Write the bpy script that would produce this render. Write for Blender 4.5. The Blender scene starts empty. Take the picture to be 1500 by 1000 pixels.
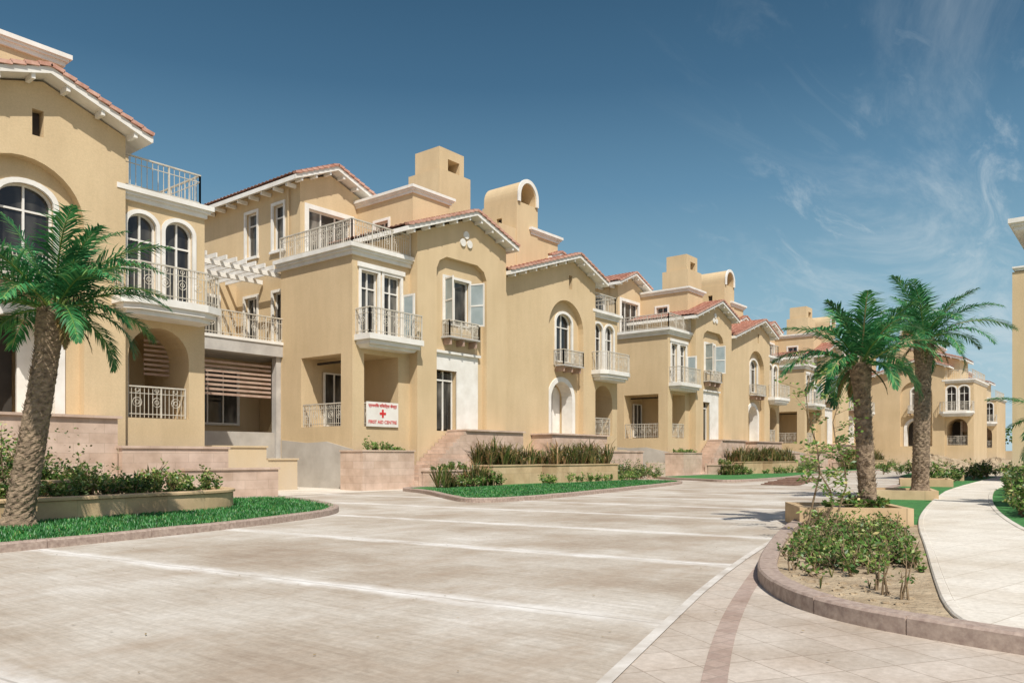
import bpy, bmesh, math, random
from mathutils import Vector, Matrix
random.seed(7)
scene=bpy.context.scene
scene.view_settings.view_transform='Standard'; scene.view_settings.look='None'; scene.view_settings.exposure=0
COL=scene.collection
# ---------------------------------------------------------------- materials
def newmat(name):
    m=bpy.data.materials.new(name); m.use_nodes=True
    nt=m.node_tree; b=nt.nodes['Principled BSDF']; return m,nt,b
def N(nt,t,**kw):
    n=nt.nodes.new(t)
    for k,v in kw.items(): setattr(n,k,v)
    return n
def ramp(nt,stops):
    r=N(nt,'ShaderNodeValToRGB'); e=r.color_ramp.elements
    while len(e)<len(stops): e.new(0.5)
    for i,(p,c) in enumerate(stops):
        e[i].position=p; e[i].color=(c[0],c[1],c[2],1)
    return r
def objcoord(nt,scale=(1,1,1),rot=(0,0,0)):
    t=N(nt,'ShaderNodeNewGeometry'); mp=N(nt,'ShaderNodeMapping')
    mp.inputs['Scale'].default_value=scale; mp.inputs['Rotation'].default_value=rot
    nt.links.new(t.outputs['Position'],mp.inputs['Vector']); return mp.outputs['Vector']
def noise(nt,vec,scale,detail=3,rough=.6):
    n=N(nt,'ShaderNodeTexNoise'); n.inputs['Scale'].default_value=scale; n.inputs['Detail'].default_value=detail; n.inputs['Roughness'].default_value=rough
    nt.links.new(vec,n.inputs['Vector']); return n.outputs['Fac']
def mixc(nt,fac,a,b,mode='MIX'):
    m=N(nt,'ShaderNodeMix',data_type='RGBA',blend_type=mode)
    if isinstance(fac,(int,float)): m.inputs[0].default_value=fac
    else: nt.links.new(fac,m.inputs[0])
    for i,v in ((6,a),(7,b)):
        if isinstance(v,tuple): m.inputs[i].default_value=(v[0],v[1],v[2],1)
        else: nt.links.new(v,m.inputs[i])
    return m.outputs[2]
def math_(nt,op,a,b=None,clamp=False):
    m=N(nt,'ShaderNodeMath',operation=op); m.use_clamp=clamp
    for i,v in enumerate((a,b)):
        if v is None: continue
        if isinstance(v,(int,float)): m.inputs[i].default_value=v
        else: nt.links.new(v,m.inputs[i])
    return m.outputs[0]
def bump(nt,b,h,strength=.3,dist=.02):
    n=N(nt,'ShaderNodeBump'); n.inputs['Strength'].default_value=strength; n.inputs['Distance'].default_value=dist
    nt.links.new(h,n.inputs['Height']); nt.links.new(n.outputs['Normal'],b.inputs['Normal'])
def noisy(name,c1,c2,scale=1.,rough=.85,bs=.2,bd=.01,bscale=60,stretch=(1,1,1),detail=4):
    m,nt,b=newmat(name); v=objcoord(nt,stretch)
    f=noise(nt,v,scale,detail)
    r=ramp(nt,[(.3,c1),(.7,c2)]); nt.links.new(f,r.inputs[0])
    nt.links.new(r.outputs[0],b.inputs['Base Color']); b.inputs['Roughness'].default_value=rough
    if bs>.15: bump(nt,b,noise(nt,objcoord(nt),bscale,2),bs,bd)
    return m
def stucco():
    m,nt,b=newmat('stucco_wall')
    v=objcoord(nt); f=noise(nt,v,.35,4)
    r=ramp(nt,[(.3,(.555,.415,.24)),(.7,(.625,.475,.285))]); nt.links.new(f,r.inputs[0])
    vs=objcoord(nt,(1.6,1.6,.22)); s=noise(nt,vs,1.2,4)
    sr=ramp(nt,[(.35,(.87,.86,.85)),(.6,(1,1,1))]); nt.links.new(s,sr.inputs[0])
    c=mixc(nt,.5,r.outputs[0],sr.outputs[0],'MULTIPLY')
    fine=noise(nt,v,25,2); fr=ramp(nt,[(.3,(.91,.91,.91)),(.7,(1.05,1.05,1.05))]); nt.links.new(fine,fr.inputs[0])
    c=mixc(nt,.8,c,fr.outputs[0],'MULTIPLY')
    sp=N(nt,'ShaderNodeSeparateXYZ'); nt.links.new(v,sp.inputs[0])
    mr=N(nt,'ShaderNodeMapRange'); mr.inputs[1].default_value=.2; mr.inputs[2].default_value=2.2; mr.inputs[3].default_value=.9; mr.inputs[4].default_value=0
    nt.links.new(sp.outputs[2],mr.inputs[0])
    g=math_(nt,'MULTIPLY',mr.outputs[0],s,True)
    c=mixc(nt,g,c,(.47,.41,.34))
    nt.links.new(c,b.inputs['Base Color']); b.inputs['Roughness'].default_value=.9
    bump(nt,b,noise(nt,v,45,2),.35,.012); return m
STUCCO=stucco()
WHITE=noisy('white_trim',(.66,.62,.55),(.80,.77,.71),1.5,.6,.1)
RAILM=noisy('rail_paint',(.46,.41,.33),(.60,.55,.46),3,.5,.05)
LOUV=noisy('louvre_timber',(.36,.23,.17),(.48,.35,.27),3,.7,.05)
TILE=noisy('terracotta_tile',(.38,.17,.115),(.62,.38,.29),3.5,.8,.3,.01,20)
CONC=noisy('raw_concrete',(.36,.33,.30),(.52,.49,.44),1.2,.9,.2,.01,30)
PLASTER=noisy('unpainted_plaster',(.36,.32,.27),(.52,.48,.42),.8,.95,.2,.01,30,detail=6)
def glass():
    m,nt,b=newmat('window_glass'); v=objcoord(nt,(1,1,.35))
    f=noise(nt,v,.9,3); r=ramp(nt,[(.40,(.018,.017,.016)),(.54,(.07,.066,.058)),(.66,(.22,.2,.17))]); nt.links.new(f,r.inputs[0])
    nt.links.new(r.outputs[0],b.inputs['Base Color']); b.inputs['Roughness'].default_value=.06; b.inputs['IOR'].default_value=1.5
    bump(nt,b,noise(nt,v,1.5,1),.08,.02); return m
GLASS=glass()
PANE=noisy('leaf_pane',(.25,.3,.3),(.4,.45,.45),1,.1,.0)
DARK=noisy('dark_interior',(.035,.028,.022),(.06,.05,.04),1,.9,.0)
def stone(name,c1,c2,cm,sx=.9,sy=.3):
    m,nt,b=newmat(name); g=N(nt,'ShaderNodeNewGeometry')
    sp=N(nt,'ShaderNodeSeparateXYZ'); nt.links.new(g.outputs['Position'],sp.inputs[0])
    cb=N(nt,'ShaderNodeCombineXYZ'); nt.links.new(math_(nt,'ADD',sp.outputs[0],sp.outputs[1]),cb.inputs[0]); nt.links.new(sp.outputs[2],cb.inputs[1])
    br=N(nt,'ShaderNodeTexBrick'); br.inputs['Scale'].default_value=1; br.inputs['Brick Width'].default_value=sx; br.inputs['Row Height'].default_value=sy
    br.inputs['Mortar Size'].default_value=.006; br.inputs['Color1'].default_value=(*c1,1); br.inputs['Color2'].default_value=(*c2,1); br.inputs['Mortar'].default_value=(*cm,1)
    nt.links.new(cb.outputs[0],br.inputs['Vector'])
    v=objcoord(nt); f=noise(nt,v,1.7,5); r=ramp(nt,[(.3,(.74,.71,.68)),(.7,(1.05,1.05,1.05))]); nt.links.new(f,r.inputs[0])
    nt.links.new(mixc(nt,1.,br.outputs['Color'],r.outputs[0],'MULTIPLY'),b.inputs['Base Color'])
    b.inputs['Roughness'].default_value=.8; bump(nt,b,noise(nt,v,40,2),.25,.008); return m
STONE=stone('sandstone_cladding',(.56,.41,.31),(.63,.48,.38),(.44,.33,.25))
STONE2=stone('ochre_planter_stone',(.54,.38,.21),(.61,.45,.27),(.42,.31,.18),1.2,.6)
KERB=noisy('granite_kerb',(.26,.185,.15),(.46,.36,.29),14,.7,.2,.006,40,detail=5)
SOIL=noisy('garden_soil',(.26,.185,.11),(.48,.38,.25),3,.95,.9,.05,14,detail=6)
SAND=noisy('dusty_ground',(.42,.34,.24),(.56,.48,.36),.25,.95,.3,.03,5,detail=5)
LAWN=noisy('lawn_base',(.03,.12,.03),(.06,.23,.05),5,.9,.6,.05,30)
BARK=noisy('palm_bark',(.09,.06,.038),(.36,.26,.17),9,.95,.8,.03,25,stretch=(1,1,1.6),detail=5)
STEM=noisy('woody_stem',(.14,.09,.05),(.26,.19,.11),9,.9,0)
def leafmat(name,stops,rough=.45,trans=.28):
    m,nt,b=newmat(name); g=N(nt,'ShaderNodeNewGeometry')
    r=ramp(nt,stops); nt.links.new(g.outputs['Random Per Island'],r.inputs[0])
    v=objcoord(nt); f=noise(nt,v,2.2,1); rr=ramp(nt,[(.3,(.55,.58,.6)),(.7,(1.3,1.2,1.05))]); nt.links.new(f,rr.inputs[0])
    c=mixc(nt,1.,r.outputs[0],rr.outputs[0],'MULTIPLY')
    nt.links.new(c,b.inputs['Base Color']); b.inputs['Roughness'].default_value=rough
    tr=N(nt,'ShaderNodeBsdfTranslucent'); nt.links.new(c,tr.inputs['Color'])
    mx=N(nt,'ShaderNodeMixShader'); mx.inputs[0].default_value=trans
    nt.links.new(b.outputs[0],mx.inputs[1]); nt.links.new(tr.outputs[0],mx.inputs[2])
    nt.links.new(mx.outputs[0],nt.nodes['Material Output'].inputs[0]); return m
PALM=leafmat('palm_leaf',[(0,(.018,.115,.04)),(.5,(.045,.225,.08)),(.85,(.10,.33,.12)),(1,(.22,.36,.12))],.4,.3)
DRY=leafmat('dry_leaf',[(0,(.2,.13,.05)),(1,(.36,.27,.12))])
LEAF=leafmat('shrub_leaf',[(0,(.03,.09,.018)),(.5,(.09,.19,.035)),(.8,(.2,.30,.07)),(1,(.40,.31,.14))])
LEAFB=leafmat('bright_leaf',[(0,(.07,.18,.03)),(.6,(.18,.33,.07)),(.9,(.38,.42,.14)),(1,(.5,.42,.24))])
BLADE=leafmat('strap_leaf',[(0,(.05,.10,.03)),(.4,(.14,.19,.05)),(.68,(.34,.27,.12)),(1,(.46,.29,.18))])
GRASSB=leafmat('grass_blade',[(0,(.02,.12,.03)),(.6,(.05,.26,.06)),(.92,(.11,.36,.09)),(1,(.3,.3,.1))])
RED=noisy('sign_red',(.55,.02,.02),(.6,.03,.03),1,.5,0)
# ---------------------------------------------------------------- mesh builder
class MB:
    def __init__(s): s.v=[];s.f=[]
    def add(s,vs,fs):
        o=len(s.v); s.v+= [tuple(p) for p in vs]; s.f+=[tuple(i+o for i in f) for f in fs]
    def box(s,x0,x1,y0,y1,z0,z1):
        s.add([(x0,y0,z0),(x1,y0,z0),(x1,y1,z0),(x0,y1,z0),(x0,y0,z1),(x1,y0,z1),(x1,y1,z1),(x0,y1,z1)],
              [(0,3,2,1),(4,5,6,7),(0,1,5,4),(1,2,6,5),(2,3,7,6),(3,0,4,7)])
    def obox(s,c,ax,ay,az):
        c,ax,ay,az=map(Vector,(c,ax,ay,az)); P=[]
        for k in (-1,1):
            for (i,j) in ((-1,-1),(1,-1),(1,1),(-1,1)): P.append(c+ax*i+ay*j+az*k)
        s.add(P,[(0,3,2,1),(4,5,6,7),(0,1,5,4),(1,2,6,5),(2,3,7,6),(3,0,4,7)])
    def prism_xz(s,pts,y0,y1):
        n=len(pts); s.add([(x,y0,z) for x,z in pts]+[(x,y1,z) for x,z in pts],
            [tuple(range(n)),tuple(range(2*n-1,n-1,-1))]+[(i,n+i,n+(i+1)%n,(i+1)%n) for i in range(n)])
    def prism_xy(s,pts,z0,z1):
        n=len(pts); s.add([(x,y,z0) for x,y in pts]+[(x,y,z1) for x,y in pts],
            [tuple(range(n-1,-1,-1)),tuple(range(n,2*n))]+[(i,(i+1)%n,n+(i+1)%n,n+i) for i in range(n)])
    def tube(s,pts,rads,seg=6,cap=True):
        n=len(pts); pts=[Vector(p) for p in pts]; o=len(s.v)
        for i,p in enumerate(pts):
            t=(pts[min(i+1,n-1)]-pts[max(i-1,0)]).normalized()
            a=t.cross(Vector((0.1,1,0.05)) if abs(t.y)<.9 else Vector((1,0,0))).normalized(); b=t.cross(a)
            r=rads[i] if isinstance(rads,(list,tuple)) else rads
            for k in range(seg):
                an=2*math.pi*k/seg; s.v.append(tuple(p+a*math.cos(an)*r+b*math.sin(an)*r))
        for i in range(n-1):
            for k in range(seg):
                k2=(k+1)%seg; s.f.append((o+i*seg+k,o+i*seg+k2,o+(i+1)*seg+k2,o+(i+1)*seg+k))
        if cap: s.f.append(tuple(o+k for k in range(seg))[::-1]); s.f.append(tuple(o+(n-1)*seg+k for k in range(seg)))
    def mesh(s,name,mat,recalc=True,smooth=False):
        me=bpy.data.meshes.new(name); me.from_pydata(s.v,[],s.f)
        if recalc:
            bm=bmesh.new(); bm.from_mesh(me); bmesh.ops.recalc_face_normals(bm,faces=bm.faces); bm.to_mesh(me); bm.free()
        me.materials.append(mat)
        if smooth: me.polygons.foreach_set('use_smooth',[True]*len(me.polygons))
        me.update(); return me
    def obj(s,name,mat,**k):
        ob=bpy.data.objects.new(name,s.mesh(name,mat,**k)); COL.objects.link(ob); return ob
def multi(name,parts,loc=(0,0,0)):
    me=bpy.data.meshes.new(name); v=[];f=[];mi=[]
    for i,(mb,mt) in enumerate(parts):
        o=len(v); v+=mb.v; f+=[tuple(a+o for a in q) for q in mb.f]; mi+=[i]*len(mb.f); me.materials.append(mt)
    me.from_pydata(v,[],f); me.polygons.foreach_set('material_index',mi); me.update()
    ob=bpy.data.objects.new(name,me); COL.objects.link(ob); ob.location=loc; return ob
def outline(a0,a1,z0,z1,rise=0,n=14):
    if rise<=0: return [(a0,z0),(a1,z0),(a1,z1),(a0,z1)]
    c=(a0+a1)/2; w=(a1-a0)/2; zs=z1-rise
    return [(a0,z0),(a1,z0)]+[(c+w*math.cos(math.pi*i/n),zs+rise*math.sin(math.pi*i/n)) for i in range(n+1)]
def P_(pl,pos,a,d,z): return (a,pos+d,z) if pl=='y' else (pos+d,a,z)
def solid(mb,pl,pos,pts,d0,d1):
    n=len(pts); mb.add([P_(pl,pos,a,d0,z) for a,z in pts]+[P_(pl,pos,a,d1,z) for a,z in pts],
        [tuple(range(n)),tuple(range(2*n-1,n-1,-1))]+[(i,n+i,n+(i+1)%n,(i+1)%n) for i in range(n)])
def band(mb,pl,pos,po,pi,d0,d1,skip_bottom=False):
    n=len(po); L=[]
    for P in (po,pi):
        for d in (d0,d1): L+= [P_(pl,pos,a,d,z) for a,z in P]
    f=[]
    for i in range(n):
        if skip_bottom and i==0: continue
        j=(i+1)%n
        f+=[(i,j,2*n+j,2*n+i),(n+i,n+j,3*n+j,3*n+i),(i,j,n+j,n+i),(2*n+i,2*n+j,3*n+j,3*n+i)]
    mb.add(L,f)
def window(W,G,cuts,pl,pos,a0,a1,z0,z1,rise=0,mull=1,trans=None,sur=.11,depth=.32,gl=.22,sill=True):
    e=1e-3
    c=MB(); solid(c,pl,pos,outline(a0,a1,z0,z1,rise),-.3,depth); cuts.append(c)
    if sur: band(W,pl,pos,outline(a0-sur,a1+sur,z0-(sur*.4),z1+sur,rise+(sur*.8 if rise else 0)),outline(a0+.02,a1-.02,z0+.02,z1-.02,rise),-.05,.05)
    band(W,pl,pos,outline(a0-e,a1+e,z0,z1+e,rise),outline(a0+.07,a1-.07,z0+.07,z1-.07,max(rise-.05,0)),gl-.07,gl+.03)
    solid(G,pl,pos,outline(a0+.03,a1-.03,z0+.03,z1-.03,rise),gl,gl+.02)
    for i in range(mull):
        a=a0+(a1-a0)*(i+1)/(mull+1)
        solid(W,pl,pos,outline(a-.03,a+.03,z0+.05,z1-.05),gl-.06,gl+.01)
    if trans:
        solid(W,pl,pos,outline(a0+.05,a1-.05,trans-.03,trans+.03),gl-.055,gl+.012)
    if sill: solid(W,pl,pos,outline(a0-sur-.05,a1+sur+.05,z0-.14,z0-.03),-.12,.02)
def boolcut(obname,mb,mat,cuts,parent):
    ob=mb.obj(obname,mat)
    cs=[]
    for i,c in enumerate(cuts):
        co=c.obj('cutter',mat); cs.append(co)
        m=ob.modifiers.new('b%d'%i,'BOOLEAN'); m.operation='DIFFERENCE'; m.solver='EXACT'; m.object=co
    bpy.context.view_layer.update()
    dg=bpy.context.evaluated_depsgraph_get()
    me=bpy.data.meshes.new_from_object(ob.evaluated_get(dg)); ob.modifiers.clear(); ob.data=me
    for c in cs: bpy.data.objects.remove(c)
    ob.parent=parent; return ob
def rail(R,p0,p1,z,h=1.0,rings=True,step=.14):
    p0=Vector((p0[0],p0[1],0)); p1=Vector((p1[0],p1[1],0)); d=p1-p0; L=d.length; t=d/L; nrm=Vector((-t.y,t.x,0))
    up=Vector((0,0,1))
    for zz,hh,ww in ((z+h,.024,.035),(z+.12,.014,.018),(z+h*.78,.012,.014)):
        R.obox(p0+d/2+up*zz,t*(L/2+.02),nrm*ww,up*hh)
    n=max(2,int(L/step))
    for i in range(n+1):
        p=p0+d*i/n; big=(i%8==0 or i==n)
        w=.026 if big else .0095
        R.obox(p+up*(z+h/2),t*w,nrm*w,up*(h/2))
    if rings:
        m=max(1,int(L/.52))
        for i in range(m):
            c=p0+d*(i+.5)/m
            for cz,rr in ((z+h*.5,.16),(z+h*.5,.07),(z+h*.89,.07)):
                pts=[c+t*math.cos(a*math.pi/5)*rr+up*(cz+math.sin(a*math.pi/5)*rr) for a in range(11)]
                R.tube(pts,.012,4,False)
def cornice(W,x0,x1,y0,y1,z,s=1.0):
    W.box(x0-.10*s,x1+.10*s,y0-.10*s,y1+.10*s,z-.32*s,z-.16*s)
    W.box(x0-.19*s,x1+.19*s,y0-.19*s,y1+.19*s,z-.163*s,z-.06*s)
    W.box(x0-.28*s,x1+.28*s,y0-.28*s,y1+.28*s,z-.063*s,z+.1*s)
def roof(T,W,xl,zl,xa,za,xr,zr,y0,y1,over=.55,teeth=True):
    for (xA,zA,xB,zB) in ((xl,zl,xa,za),(xr,zr,xa,za)):
        if abs(xA-xB)<.01: continue
        d=Vector((xB-xA,0,zB-zA)); L=d.length; t=d/L; n=Vector((-t.z,0,t.x)) if t.x>0 else Vector((t.z,0,-t.x))
        A=Vector((xA,0,zA))
        W.add([(xA,y0,zA-.27),(xB,y0,zB-.27),(xB,y0,zB-.07),(xA,y0,zA-.07),(xA,y1,zA-.27),(xB,y1,zB-.27),(xB,y1,zB-.07),(xA,y1,zA-.07)],
              [(0,1,2,3),(7,6,5,4),(0,4,5,1),(1,5,6,2),(2,6,7,3),(3,7,4,0)])
        m=int(L/.38)+1; ny=int((y1-y0)/.075); vs=[];fs=[]
        for i in range(m):
            for e,(s,lift) in enumerate(((i/m,.07),((i+1)/m,.0))):
                for k in range(ny+1):
                    y=y0-.03+(y1-y0+.06)*k/ny
                    p=A+d*s+n*(-.03+lift+.06*abs(math.sin(math.pi*(y-y0)/.3)))
                    vs.append((p.x,y,p.z))
            b=i*2*(ny+1)
            for k in range(ny): fs.append((b+k,b+k+1,b+ny+1+k+1,b+ny+1+k))
            if i>0:
                b0=b-(ny+1)
                for k in range(ny): fs.append((b0+k,b0+k+1,b+k+1,b+k))
        T.add(vs,fs)
        for i in range(m):
            c=A+d*((i+.5)/m)
            T.obox(Vector((c.x,y0+.05,c.z))+n*.0,t*(L/m/2*1.04)+n*(-.025),Vector((0,.12,0)),n*.055)
        if teeth:
            q=max(2,int(L/.85))
            for i in range(q):
                c=A+d*((i+.5)/q)
                W.box(c.x-.055,c.x+.055,y0+.06,y0+over-.02,c.z-.42,c.z-.18)
# ---------------------------------------------------------------- villa block
def build_block():
    root=bpy.data.objects.new('villa_building',None); COL.objects.link(root)
    W=MB();G=MB();R=MB();T=MB();C=MB();PN=MB();D=MB();S=MB();LV=MB();PL=MB()
    cuts=[]
    body=MB(); body.box(22.1,25.6,26.5,31.6,0,10.1)
    c=MB(); c.box(22.75,24.75,26.2,30.1,2.7,5.85); cuts.append(c)
    c=MB(); c.box(21.8,22.9,27.25,30.05,2.71,5.84); cuts.append(c)
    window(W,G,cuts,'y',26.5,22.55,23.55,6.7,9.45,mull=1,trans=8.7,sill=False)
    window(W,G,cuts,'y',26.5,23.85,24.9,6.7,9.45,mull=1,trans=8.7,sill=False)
    boolcut('walls_terrace_wing',body,STUCCO,cuts,root)
    W.box(22.35,25.1,26.4,26.47,9.55,9.75)
    PL.add([(22.06,26.46,0),(22.06,31.5,0),(22.06,31.5,2.15),(22.06,29.6,2.0),(22.06,28.2,2.05),(22.06,26.46,1.7),(22.12,26.46,0),(22.12,31.5,0),(22.12,31.5,2.15),(22.12,29.6,2.0),(22.12,28.2,2.05),(22.12,26.46,1.7)],
        [(0,1,2,3,4,5),(5,4,10,11),(4,3,9,10),(3,2,8,9),(0,5,11,6)])
    cornice(W,22.1,25.5,26.5,31.5,10.35,1.1)
    rail(R,(22.0,31.5),(22.0,26.4),10.44,1.05); rail(R,(22.0,26.4),(25.4,26.4),10.44,1.05)
    rail(R,(22.75,26.62),(24.75,26.62),2.72,1.0); rail(R,(22.2,27.25),(22.2,30.0),2.72,1.0)
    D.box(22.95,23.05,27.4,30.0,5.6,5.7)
    window(W,G,[],'y',30.1,23.3,24.5,2.8,5.3,sur=0,gl=-.1,sill=False)
    W.box(22.2,25.4,25.5,26.6,6.36,6.6); W.box(22.32,25.28,25.62,26.6,6.18,6.358); W.prism_xz([(22.5,6.05),(25.1,6.05),(25.25,6.18),(22.35,6.18)],25.8,26.6)
    rail(R,(22.28,26.5),(22.28,25.58),6.6,1.1); rail(R,(22.28,25.58),(25.32,25.58),6.6,1.1)
    PN.box(24.98,25.02,25.75,26.4,6.75,8.6)
    band(W,'x',24.97,outline(25.7,26.45,6.7,8.7),outline(25.8,26.36,6.8,8.6),0,.06)
    cuts=[]; body=MB(); body.prism_xz([(22.7,0),(27.2,0),(27.2,14.0),(24.5,14.98),(22.7,14.33)],30.95,40)
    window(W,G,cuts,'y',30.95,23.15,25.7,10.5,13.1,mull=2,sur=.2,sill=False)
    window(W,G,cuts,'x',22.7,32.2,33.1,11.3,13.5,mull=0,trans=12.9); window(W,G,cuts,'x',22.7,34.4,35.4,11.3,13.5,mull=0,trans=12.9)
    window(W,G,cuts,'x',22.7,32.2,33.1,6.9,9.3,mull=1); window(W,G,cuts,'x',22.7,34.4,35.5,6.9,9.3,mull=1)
    boolcut('walls_upper_wing',body,STUCCO,cuts,root)
    roof(T,W,22.05,14.35,24.5,15.4,27.0,14.45,30.4,40.3)
    for k in range(9): W.box(22.15,22.68,31.2+k*1.0,31.32+k*1.0,13.95,14.12)
    # rainwater pipe
    S.tube([(22.62,31.75,14.0),(22.62,31.75,10.5)],.05,8)
    # tower 1
    cuts=[]; body=MB(); body.prism_xz([(25.46,0),(31.85,0),(31.85,12.05),(29.0,13.0),(25.46,11.65)],26.0,34)
    c=MB(); c.prism_xz([(26.72,2.6),(30.3,2.6),(30.3,10.2),(30.1,10.6),(29.6,10.85),(27.4,10.85),(26.92,10.6),(26.72,10.2)],25.6,26.28); cuts.append(c)
    window(W,G,cuts,'y',26.28,27.5,29.3,7.75,9.95,mull=1,sill=False)
    c=MB(); c.box(26.95,28.35,26.1,27.5,2.61,5.5); cuts.append(c)
    boolcut('walls_gabled_tower',body,STUCCO,cuts,root)
    band(W,'y',26.28,outline(26.8,29.9,2.62,6.3),outline(26.95,28.35,2.62,5.5),-.05,.02,True)
    W.box(26.78,30.0,26.1,26.27,6.3,6.42)
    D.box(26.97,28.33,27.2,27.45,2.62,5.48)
    for a in (26.99,27.62,28.25): W.box(a,a+.07,26.5,26.6,2.62,5.48)
    W.box(26.99,28.3,26.49,26.61,5.0,5.08)
    G.box(27.06,28.3,26.55,26.56,2.7,5.4)
    for hx,dx in ((27.5,-.05),(29.3,.05)):
        PN.add([(hx,26.2,7.82),(hx+dx*4,25.5,7.82),(hx+dx*4,25.5,9.85),(hx,26.2,9.85)],[(0,1,2,3)])
        for z in (7.8,8.8,9.85):
            W.obox(((2*hx+dx*4)/2,25.85,z),(dx*2,-.35,0),(.02,0,0),(0,0,.035))
        W.obox((hx+dx*4,25.5,8.82),(.02,0,0),(0,.035,0),(0,0,1.07)); W.obox((hx,26.2,8.82),(.02,0,0),(0,.035,0),(0,0,1.07))
    C.box(27.3,29.5,25.72,26.3,7.02,7.1)
    rail(R,(27.35,26.2),(27.35,25.76),7.1,.75,False,.1); rail(R,(27.35,25.76),(29.45,25.76),7.1,.75,True,.1); rail(R,(29.45,25.76),(29.45,26.2),7.1,.75,False,.1)
    for x in (27.5,28.4,29.3): LV.prism_xz([(x-.04,6.7),(x+.04,6.7),(x+.04,7.02),(x-.04,7.02)],25.8,26.3)
    for (x,z) in ((28.5,11.75),(28.98,11.75),(28.74,12.15)):
        n=16; W.prism_xz([(x+.19*math.cos(2*math.pi*i/n),z+.19*math.sin(2*math.pi*i/n)) for i in range(n)],25.93,26.03)
    roof(T,W,24.35,11.62,29.0,13.35,32.25,12.25,25.45,34)
    # tower 2
    cuts=[]; body=MB(); body.prism_xz([(31.9,0),(40.8,0),(40.8,11.9),(38.3,12.8),(31.9,10.8)],26.3,34)
    c=MB(); solid(c,'y',26.3,outline(36.0,39.5,2.6,10.4,1.75,18),-.4,.35); cuts.append(c)
    window(W,G,cuts,'y',26.65,37.15,38.75,6.9,9.7,rise=.55,mull=1,trans=8.9,depth=.5,gl=.25,sur=.13,sill=False)
    c=MB(); solid(c,'y',26.6,outline(36.6,38.8,2.61,5.75,1.0),-.3,1.6); cuts.append(c)
    c=MB(); c.box(38.0,38.32,26.0,26.8,11.1,11.9); cuts.append(c)
    boolcut('walls_arched_tower',body,STUCCO,cuts,root)
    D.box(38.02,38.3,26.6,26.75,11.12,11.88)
    band(W,'y',26.65,outline(36.35,39.05,2.62,6.0,1.25),outline(36.65,38.75,2.62,5.72,1.0),-.06,.7,True)
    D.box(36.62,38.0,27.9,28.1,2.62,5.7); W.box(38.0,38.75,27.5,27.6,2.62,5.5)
    C.box(36.9,39.0,25.9,26.5,6.55,6.63)
    rail(R,(36.95,26.6),(36.95,25.95),6.63,.85,False,.1); rail(R,(36.95,25.95),(38.95,25.95),6.63,.85,True,.1); rail(R,(38.95,25.95),(38.95,26.6),6.63,.85,False,.1)
    for x in (37.1,37.9,38.75): LV.box(x-.04,x+.04,26.0,26.6,6.25,6.55)
    roof(T,W,31.85,11.05,38.3,13.15,41.4,12.0,25.7,34)
    body=MB(); body.prism_xz([(38.9,10),(42.0,10),(42.0,12.85),(39.7,13.45),(38.9,13.3)],28.6,34); body.obj('walls_tier',STUCCO).parent=root
    roof(T,W,38.6,13.5,39.7,13.9,42.6,12.95,28.0,34.2)
    # bay
    cuts=[]; body=MB(); body.box(40.7,43.75,26.55,36,0,10.1)
    window(W,G,cuts,'y',26.55,40.95,41.98,6.7,9.6,rise=.42,mull=1,trans=8.7,sill=False)
    window(W,G,cuts,'y',26.55,42.25,43.3,6.7,9.6,rise=.42,mull=1,trans=8.7,sill=False)
    c=MB(); solid(c,'y',26.55,outline(41.0,43.15,2.7,5.8,1.05),-.3,3.2); cuts.append(c)
    boolcut('walls_balcony_bay',body,STUCCO,cuts,root)
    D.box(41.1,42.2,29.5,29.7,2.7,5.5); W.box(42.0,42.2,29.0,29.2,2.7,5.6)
    for i in range(8): LV.box(42.2,43.14,27.9,27.94,4.3+i*.17,4.38+i*.17)
    cornice(W,40.8,43.7,26.55,36,10.25,1.0)
    rail(R,(40.9,26.6),(43.6,26.6),10.36,1.1,False,.18); rail(R,(43.6,26.6),(43.6,35.5),10.36,1.1,False,.25)
    rail(R,(41.05,26.72),(43.1,26.72),2.72,1.05)
    pts=[(40.35,26.5),(40.35,25.65),(40.8,25.35),(43.2,25.35),(43.85,25.65),(43.85,26.6),(43.7,26.8),(40.6,26.8)]
    W.prism_xy(pts,6.36,6.6)
    def ins(k): return [(41.95+(x-41.95)*k,26.7+(y-26.7)*k) for x,y in pts]
    W.prism_xy(ins(.93),6.18,6.359); W.prism_xy(ins(.84),6.02,6.179)
    for a,b in ((0,1),(1,2),(2,3),(3,4),(4,5)):
        i2=ins(.96); rail(R,i2[a],i2[b],6.6,1.1,b==3)
    # roof rooms and chimneys
    cuts=[]; body=MB(); body.box(26.1,28.6,26.95,32.5,9,13.8); window(W,G,cuts,'x',26.1,28.6,29.6,11.3,12.8,mull=1); boolcut('walls_roof_room',body,STUCCO,cuts,root)
    cornice(W,26.1,28.6,26.95,32.5,14.0,.8)
    body=MB(); body.box(34.0,39.6,28.25,33,9,14.4); body.obj('walls_stair_head',STUCCO).parent=root; cornice(W,36.9,39.6,28.25,33,14.65,.9)
    cuts=[]; body=MB(); body.box(29.7,32.1,28.7,31.0,10,16.35)
    boolcut('chimney_base',body,STUCCO,cuts,root)
    cuts=[]; body=MB(); body.box(29.95,31.85,28.95,30.75,16.3,17.6)
    c=MB(); c.box(30.6,31.5,28.5,30.2,16.0,17.1); cuts.append(c); boolcut('chimney_top',body,STUCCO,cuts,root)
    cuts=[]; body=MB(); body.box(35.5,37.5,28.2,30.8,10,16.0); c=MB(); c.box(35.2,35.8,29.3,29.7,14.6,15.2); cuts.append(c)
    boolcut('vaulted_chimney',body,STUCCO,cuts,root); D.box(35.7,35.75,29.32,29.68,14.62,15.18)
    S2=MB(); band(S2,'y',28.15,outline(35.6,37.4,15.98,17.35,.95,16),outline(35.8,37.2,15.98,17.15,.85,16),0,2.6,True); S2.obj('chimney_vault',STUCCO).parent=root
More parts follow.
